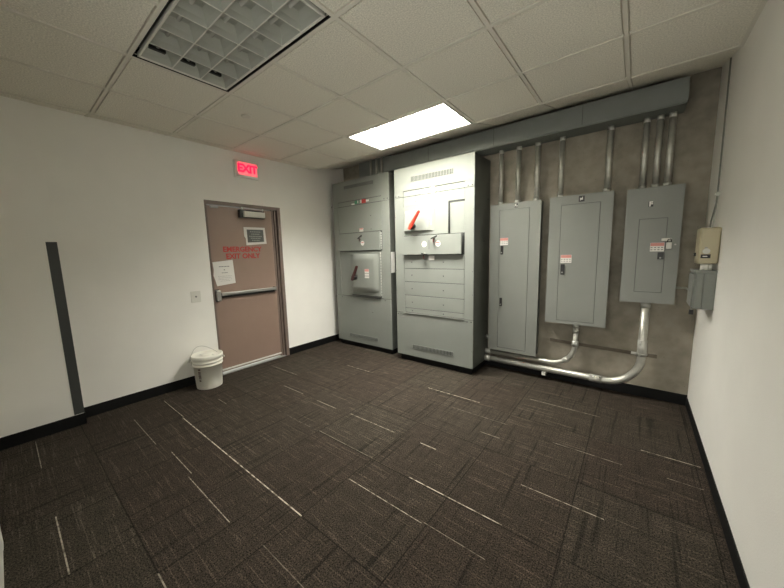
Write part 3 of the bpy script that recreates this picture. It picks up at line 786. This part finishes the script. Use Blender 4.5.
# lower long conduit -> panel marked F
yB_ = 3.085; rB = .034; zB = .128; xB_ = 3.882; R_ = .29
cd = thing('conduit', (3.1, yB_, zB), 'lower long horizontal conduit bending up into the panel marked F', 'conduit')
MB().tube([(2.332, yB_, zB)] + arc(xB_ - R_, zB + R_, R_, -PI / 2, 0, yB_) + [(xB_, yB_, .968)], rB, 22).build('pipe', W['galv'], cd)
MB().tube([(xB_, yB_, .920), (xB_, yB_, .968)], rB * 1.15, 22).build('connector', W['zinc'], cd)
MB().tube([(2.332, yB_, zB), (2.40, yB_, zB)], rB * 1.15, 20).build('connector', W['zinc'], cd)
cp = MB().tube([(3.47, yB_, zB), (3.58, yB_, zB)], rB * 1.13, 22).build('coupling', W['zinc'], cd)
for xx in (3.49, 3.515, 3.54, 3.565): MB().tube([(xx, yB_ - .025, zB + .024), (xx, yB_ - .036, zB + .038)], .0065, 8).build('screw', W['zinc'], cp)
cp = MB().tube([(xB_, yB_, .44), (xB_, yB_, .60)], rB * 1.12, 22).build('coupling', W['zinc'], cd)
for zz in (.45, .475, .56, .59):
    MB().tube([(xB_ - .015, yB_ - .03, zz), (xB_ - .02, yB_ - .046, zz)], .007, 8).build('screw', W['zinc'], cp)
MB().box(3.800, 3.850, yB_ - .012, yB_ + .012, .448, .470, .003).build('clamp_ear', W['zinc'], cp)
MB().tube([(xB_, yB_, .455), (xB_, yB_, .470)], rB * 1.3, 22).build('clamp', W['zinc'], cp)
# conduit support clip under the long conduit
tag(MB().box(3.012, 3.052, 3.045, YB, .060, zB - rB - .001, .003).build('conduit_clip', W['white']), 'small pale clip under the lower long conduit', 'conduit clip')
# short stub between cabinet and tallest panel
cd = thing('conduit', (2.36, 3.11, .40), 'short stub conduit between the larger switchgear cabinet and tallest panel', 'conduit')
MB().tube([(2.334, 3.11, .400), (2.401, 3.11, .400)], .030, 20).build('pipe', W['galv'], cd)
MB().tube([(2.368, 3.11, .400), (2.401, 3.11, .400)], .042, 20).build('connector', W['zinc'], cd)
# old channel set in the concrete
sc_ = tag(MB().hexa([(3.06, YB - .008, .436), (4.0, YB - .008, .412), (4.0, YB, .412), (3.06, YB, .436)], [(3.06, YB - .008, .468), (4.0, YB - .008, .446), (4.0, YB, .446), (3.06, YB, .468)]).build('strut_channel', W['strut']), 'old brownish metal channel set in the concrete below the panels', 'channel')

# ------------------------------------------------------------------ boxes on the right wall
tb = thing('control_box', (XR - .06, 2.58, 1.34), 'tan metal control box on the right wall above the grey box', 'control box')
MB().box(4.134, XR, 2.462, 2.640, 1.354, 1.610, .010, 3).build('case', W['tan'], tb)
MB().box(4.142, XR - .006, 2.452, 2.462, 1.362, 1.603, .004).build('side_cover', W['tan'], tb)
kb = MB().tube([(4.172, 2.452, 1.445), (4.172, 2.437, 1.445)], .019, 20).build('knob', W['zinc'], tb)
MB().box(4.163, 4.177, 2.446, 2.452, 1.464, 1.474).build('knob_stop', W['alu'], kb)
nl = lab(MB().box(4.146, 4.196, 2.4495, 2.452, 1.395, 1.422).build('name_label', W['blackp'], tb), 'black label with white marks')
MB().box(4.156, 4.180, 2.4485, 2.4495, 1.405, 1.411).build('printing', W['paper'], nl)
MB().tube([(4.204, 2.452, 1.386), (4.204, 2.449, 1.386)], .010, 16).build('cap', W['tan'], tb)
MB().tube([(4.134, 2.58, 1.42), (4.122, 2.58, 1.42)], .012, 12).build('button', W['blackp'], tb)
gb = thing('junction_box', (XR - .06, 2.58, 1.0), 'dark grey junction box on the right wall under the tan box', 'junction box')
MB().box(4.130, XR, 2.455, 2.700, 1.025, 1.300, .002).build('case', W['jbox'], gb)
MB().box(4.124, XR, 2.449, 2.706, 1.288, 1.308, .002).build('lid_rim', W['jbox'], gb)
lf = MB(); lf.box(4.136, 4.174, 2.448, 2.455, 1.031, 1.286, .002); lf.box(4.177, XR - .006, 2.448, 2.455, 1.031, 1.286, .002)
lf.build('side_cover', W['jbox'], gb)
MB().box(4.120, 4.130, 2.47, 2.69, 1.04, 1.28, .003).build('front_cover', W['jbox'], gb)
np_ = MB().tube([(4.178, 2.50, 1.307), (4.178, 2.50, 1.355)], .024, 18).build('conduit_nipple', W['white'])
tag(np_, 'short white pipe nipple between the tan and grey boxes, left one', 'pipe nipple')
np_ = MB().tube([(4.208, 2.50, 1.307), (4.208, 2.50, 1.355)], .009, 14).build('conduit_nipple', W['white'])
tag(np_, 'thin white pipe nipple between the tan and grey boxes, nearest the wall', 'pipe nipple')
st = MB().tube([(4.150, 2.67, 1.025), (4.150, 2.67, .985)], .006, 10).build('cable_gland', W['zinc'], gb)
lab(MB().box(4.138, 4.162, 2.658, 2.682, .950, .986, .003).build('gland_cap', W['blackp'], st), 'black cap')
# link from the panel marked F to the junction box
lkc = thing('conduit', (4.09, 2.95, 1.12), 'thin short conduit linking the panel marked F to the junction box', 'conduit')
MB().tube([(4.066, 3.10, 1.115), (4.13, 3.10, 1.115), (4.145, 3.085, 1.115), (4.15, 2.99, 1.115), (4.15, 2.702, 1.115)], .009, 12).build('pipe', W['galv'], lkc)
# thin riser up the right wall
rs = thing('conduit', (XR - .015, 2.70, 1.61), 'thin conduit running up the right wall from the tan box', 'conduit')
MB().tube([(4.200, 2.62, 1.609), (4.202, 2.63, 1.66), (XR - .012, 2.695, 1.80), (XR - .012, 2.69, 1.90), (XR - .012, 2.745, slope_y(2.745) - .012)], .0048, 12).build('pipe', W['jbox'], rs)
MB().tube([(XR - .027, 2.62, 1.609), (XR - .012, 2.695, 1.78)], .005, 10).build('side_wire', W['zinc'], rs)
cl = MB().box(XR - .02, XR, 2.678, 2.708, 1.845, 1.875, .003).build('clip', W['zinc'], rs)
MB().tube([(XR - .019, 2.69, 1.86), (XR - .028, 2.69, 1.86)], .008, 10).build('screw', W['white'], cl)

# ------------------------------------------------------------------ camera, light, view
R = Matrix(((0.7865322031935912, -0.06221426598325325, 0.6144074205668422), (0.6170914726641751, 0.11748114299259736, -0.7780721659372687), (-0.023774097345538897, 0.9911243948916392, 0.13079459524799536)))
cam = bpy.data.cameras.new('camera'); co = bpy.data.objects.new('camera', cam); C.objects.link(co)
co.matrix_world = Matrix.Translation((3.788764503498072, -0.6643074886715908, 1.4837309367347449)) @ R.to_4x4()
cam.sensor_fit = 'HORIZONTAL'; cam.sensor_width = 36; cam.lens = 309.836227854614 / 784 * 36; cam.clip_start = .02
S.camera = co

w = bpy.data.worlds.new('world'); S.world = w; w.use_nodes = True
w.node_tree.nodes['Background'].inputs[0].default_value = (1, .985, .89, 1); w.node_tree.nodes['Background'].inputs[1].default_value = 1.15
S.view_settings.view_transform = 'Standard'; S.view_settings.look = 'None'; S.view_settings.gamma = 1; S.view_settings.use_curve_mapping = False
S.view_settings.exposure = 0.82
S.cycles.max_bounces = 12; S.cycles.diffuse_bounces = 8
S.cycles.sample_clamp_indirect = 6
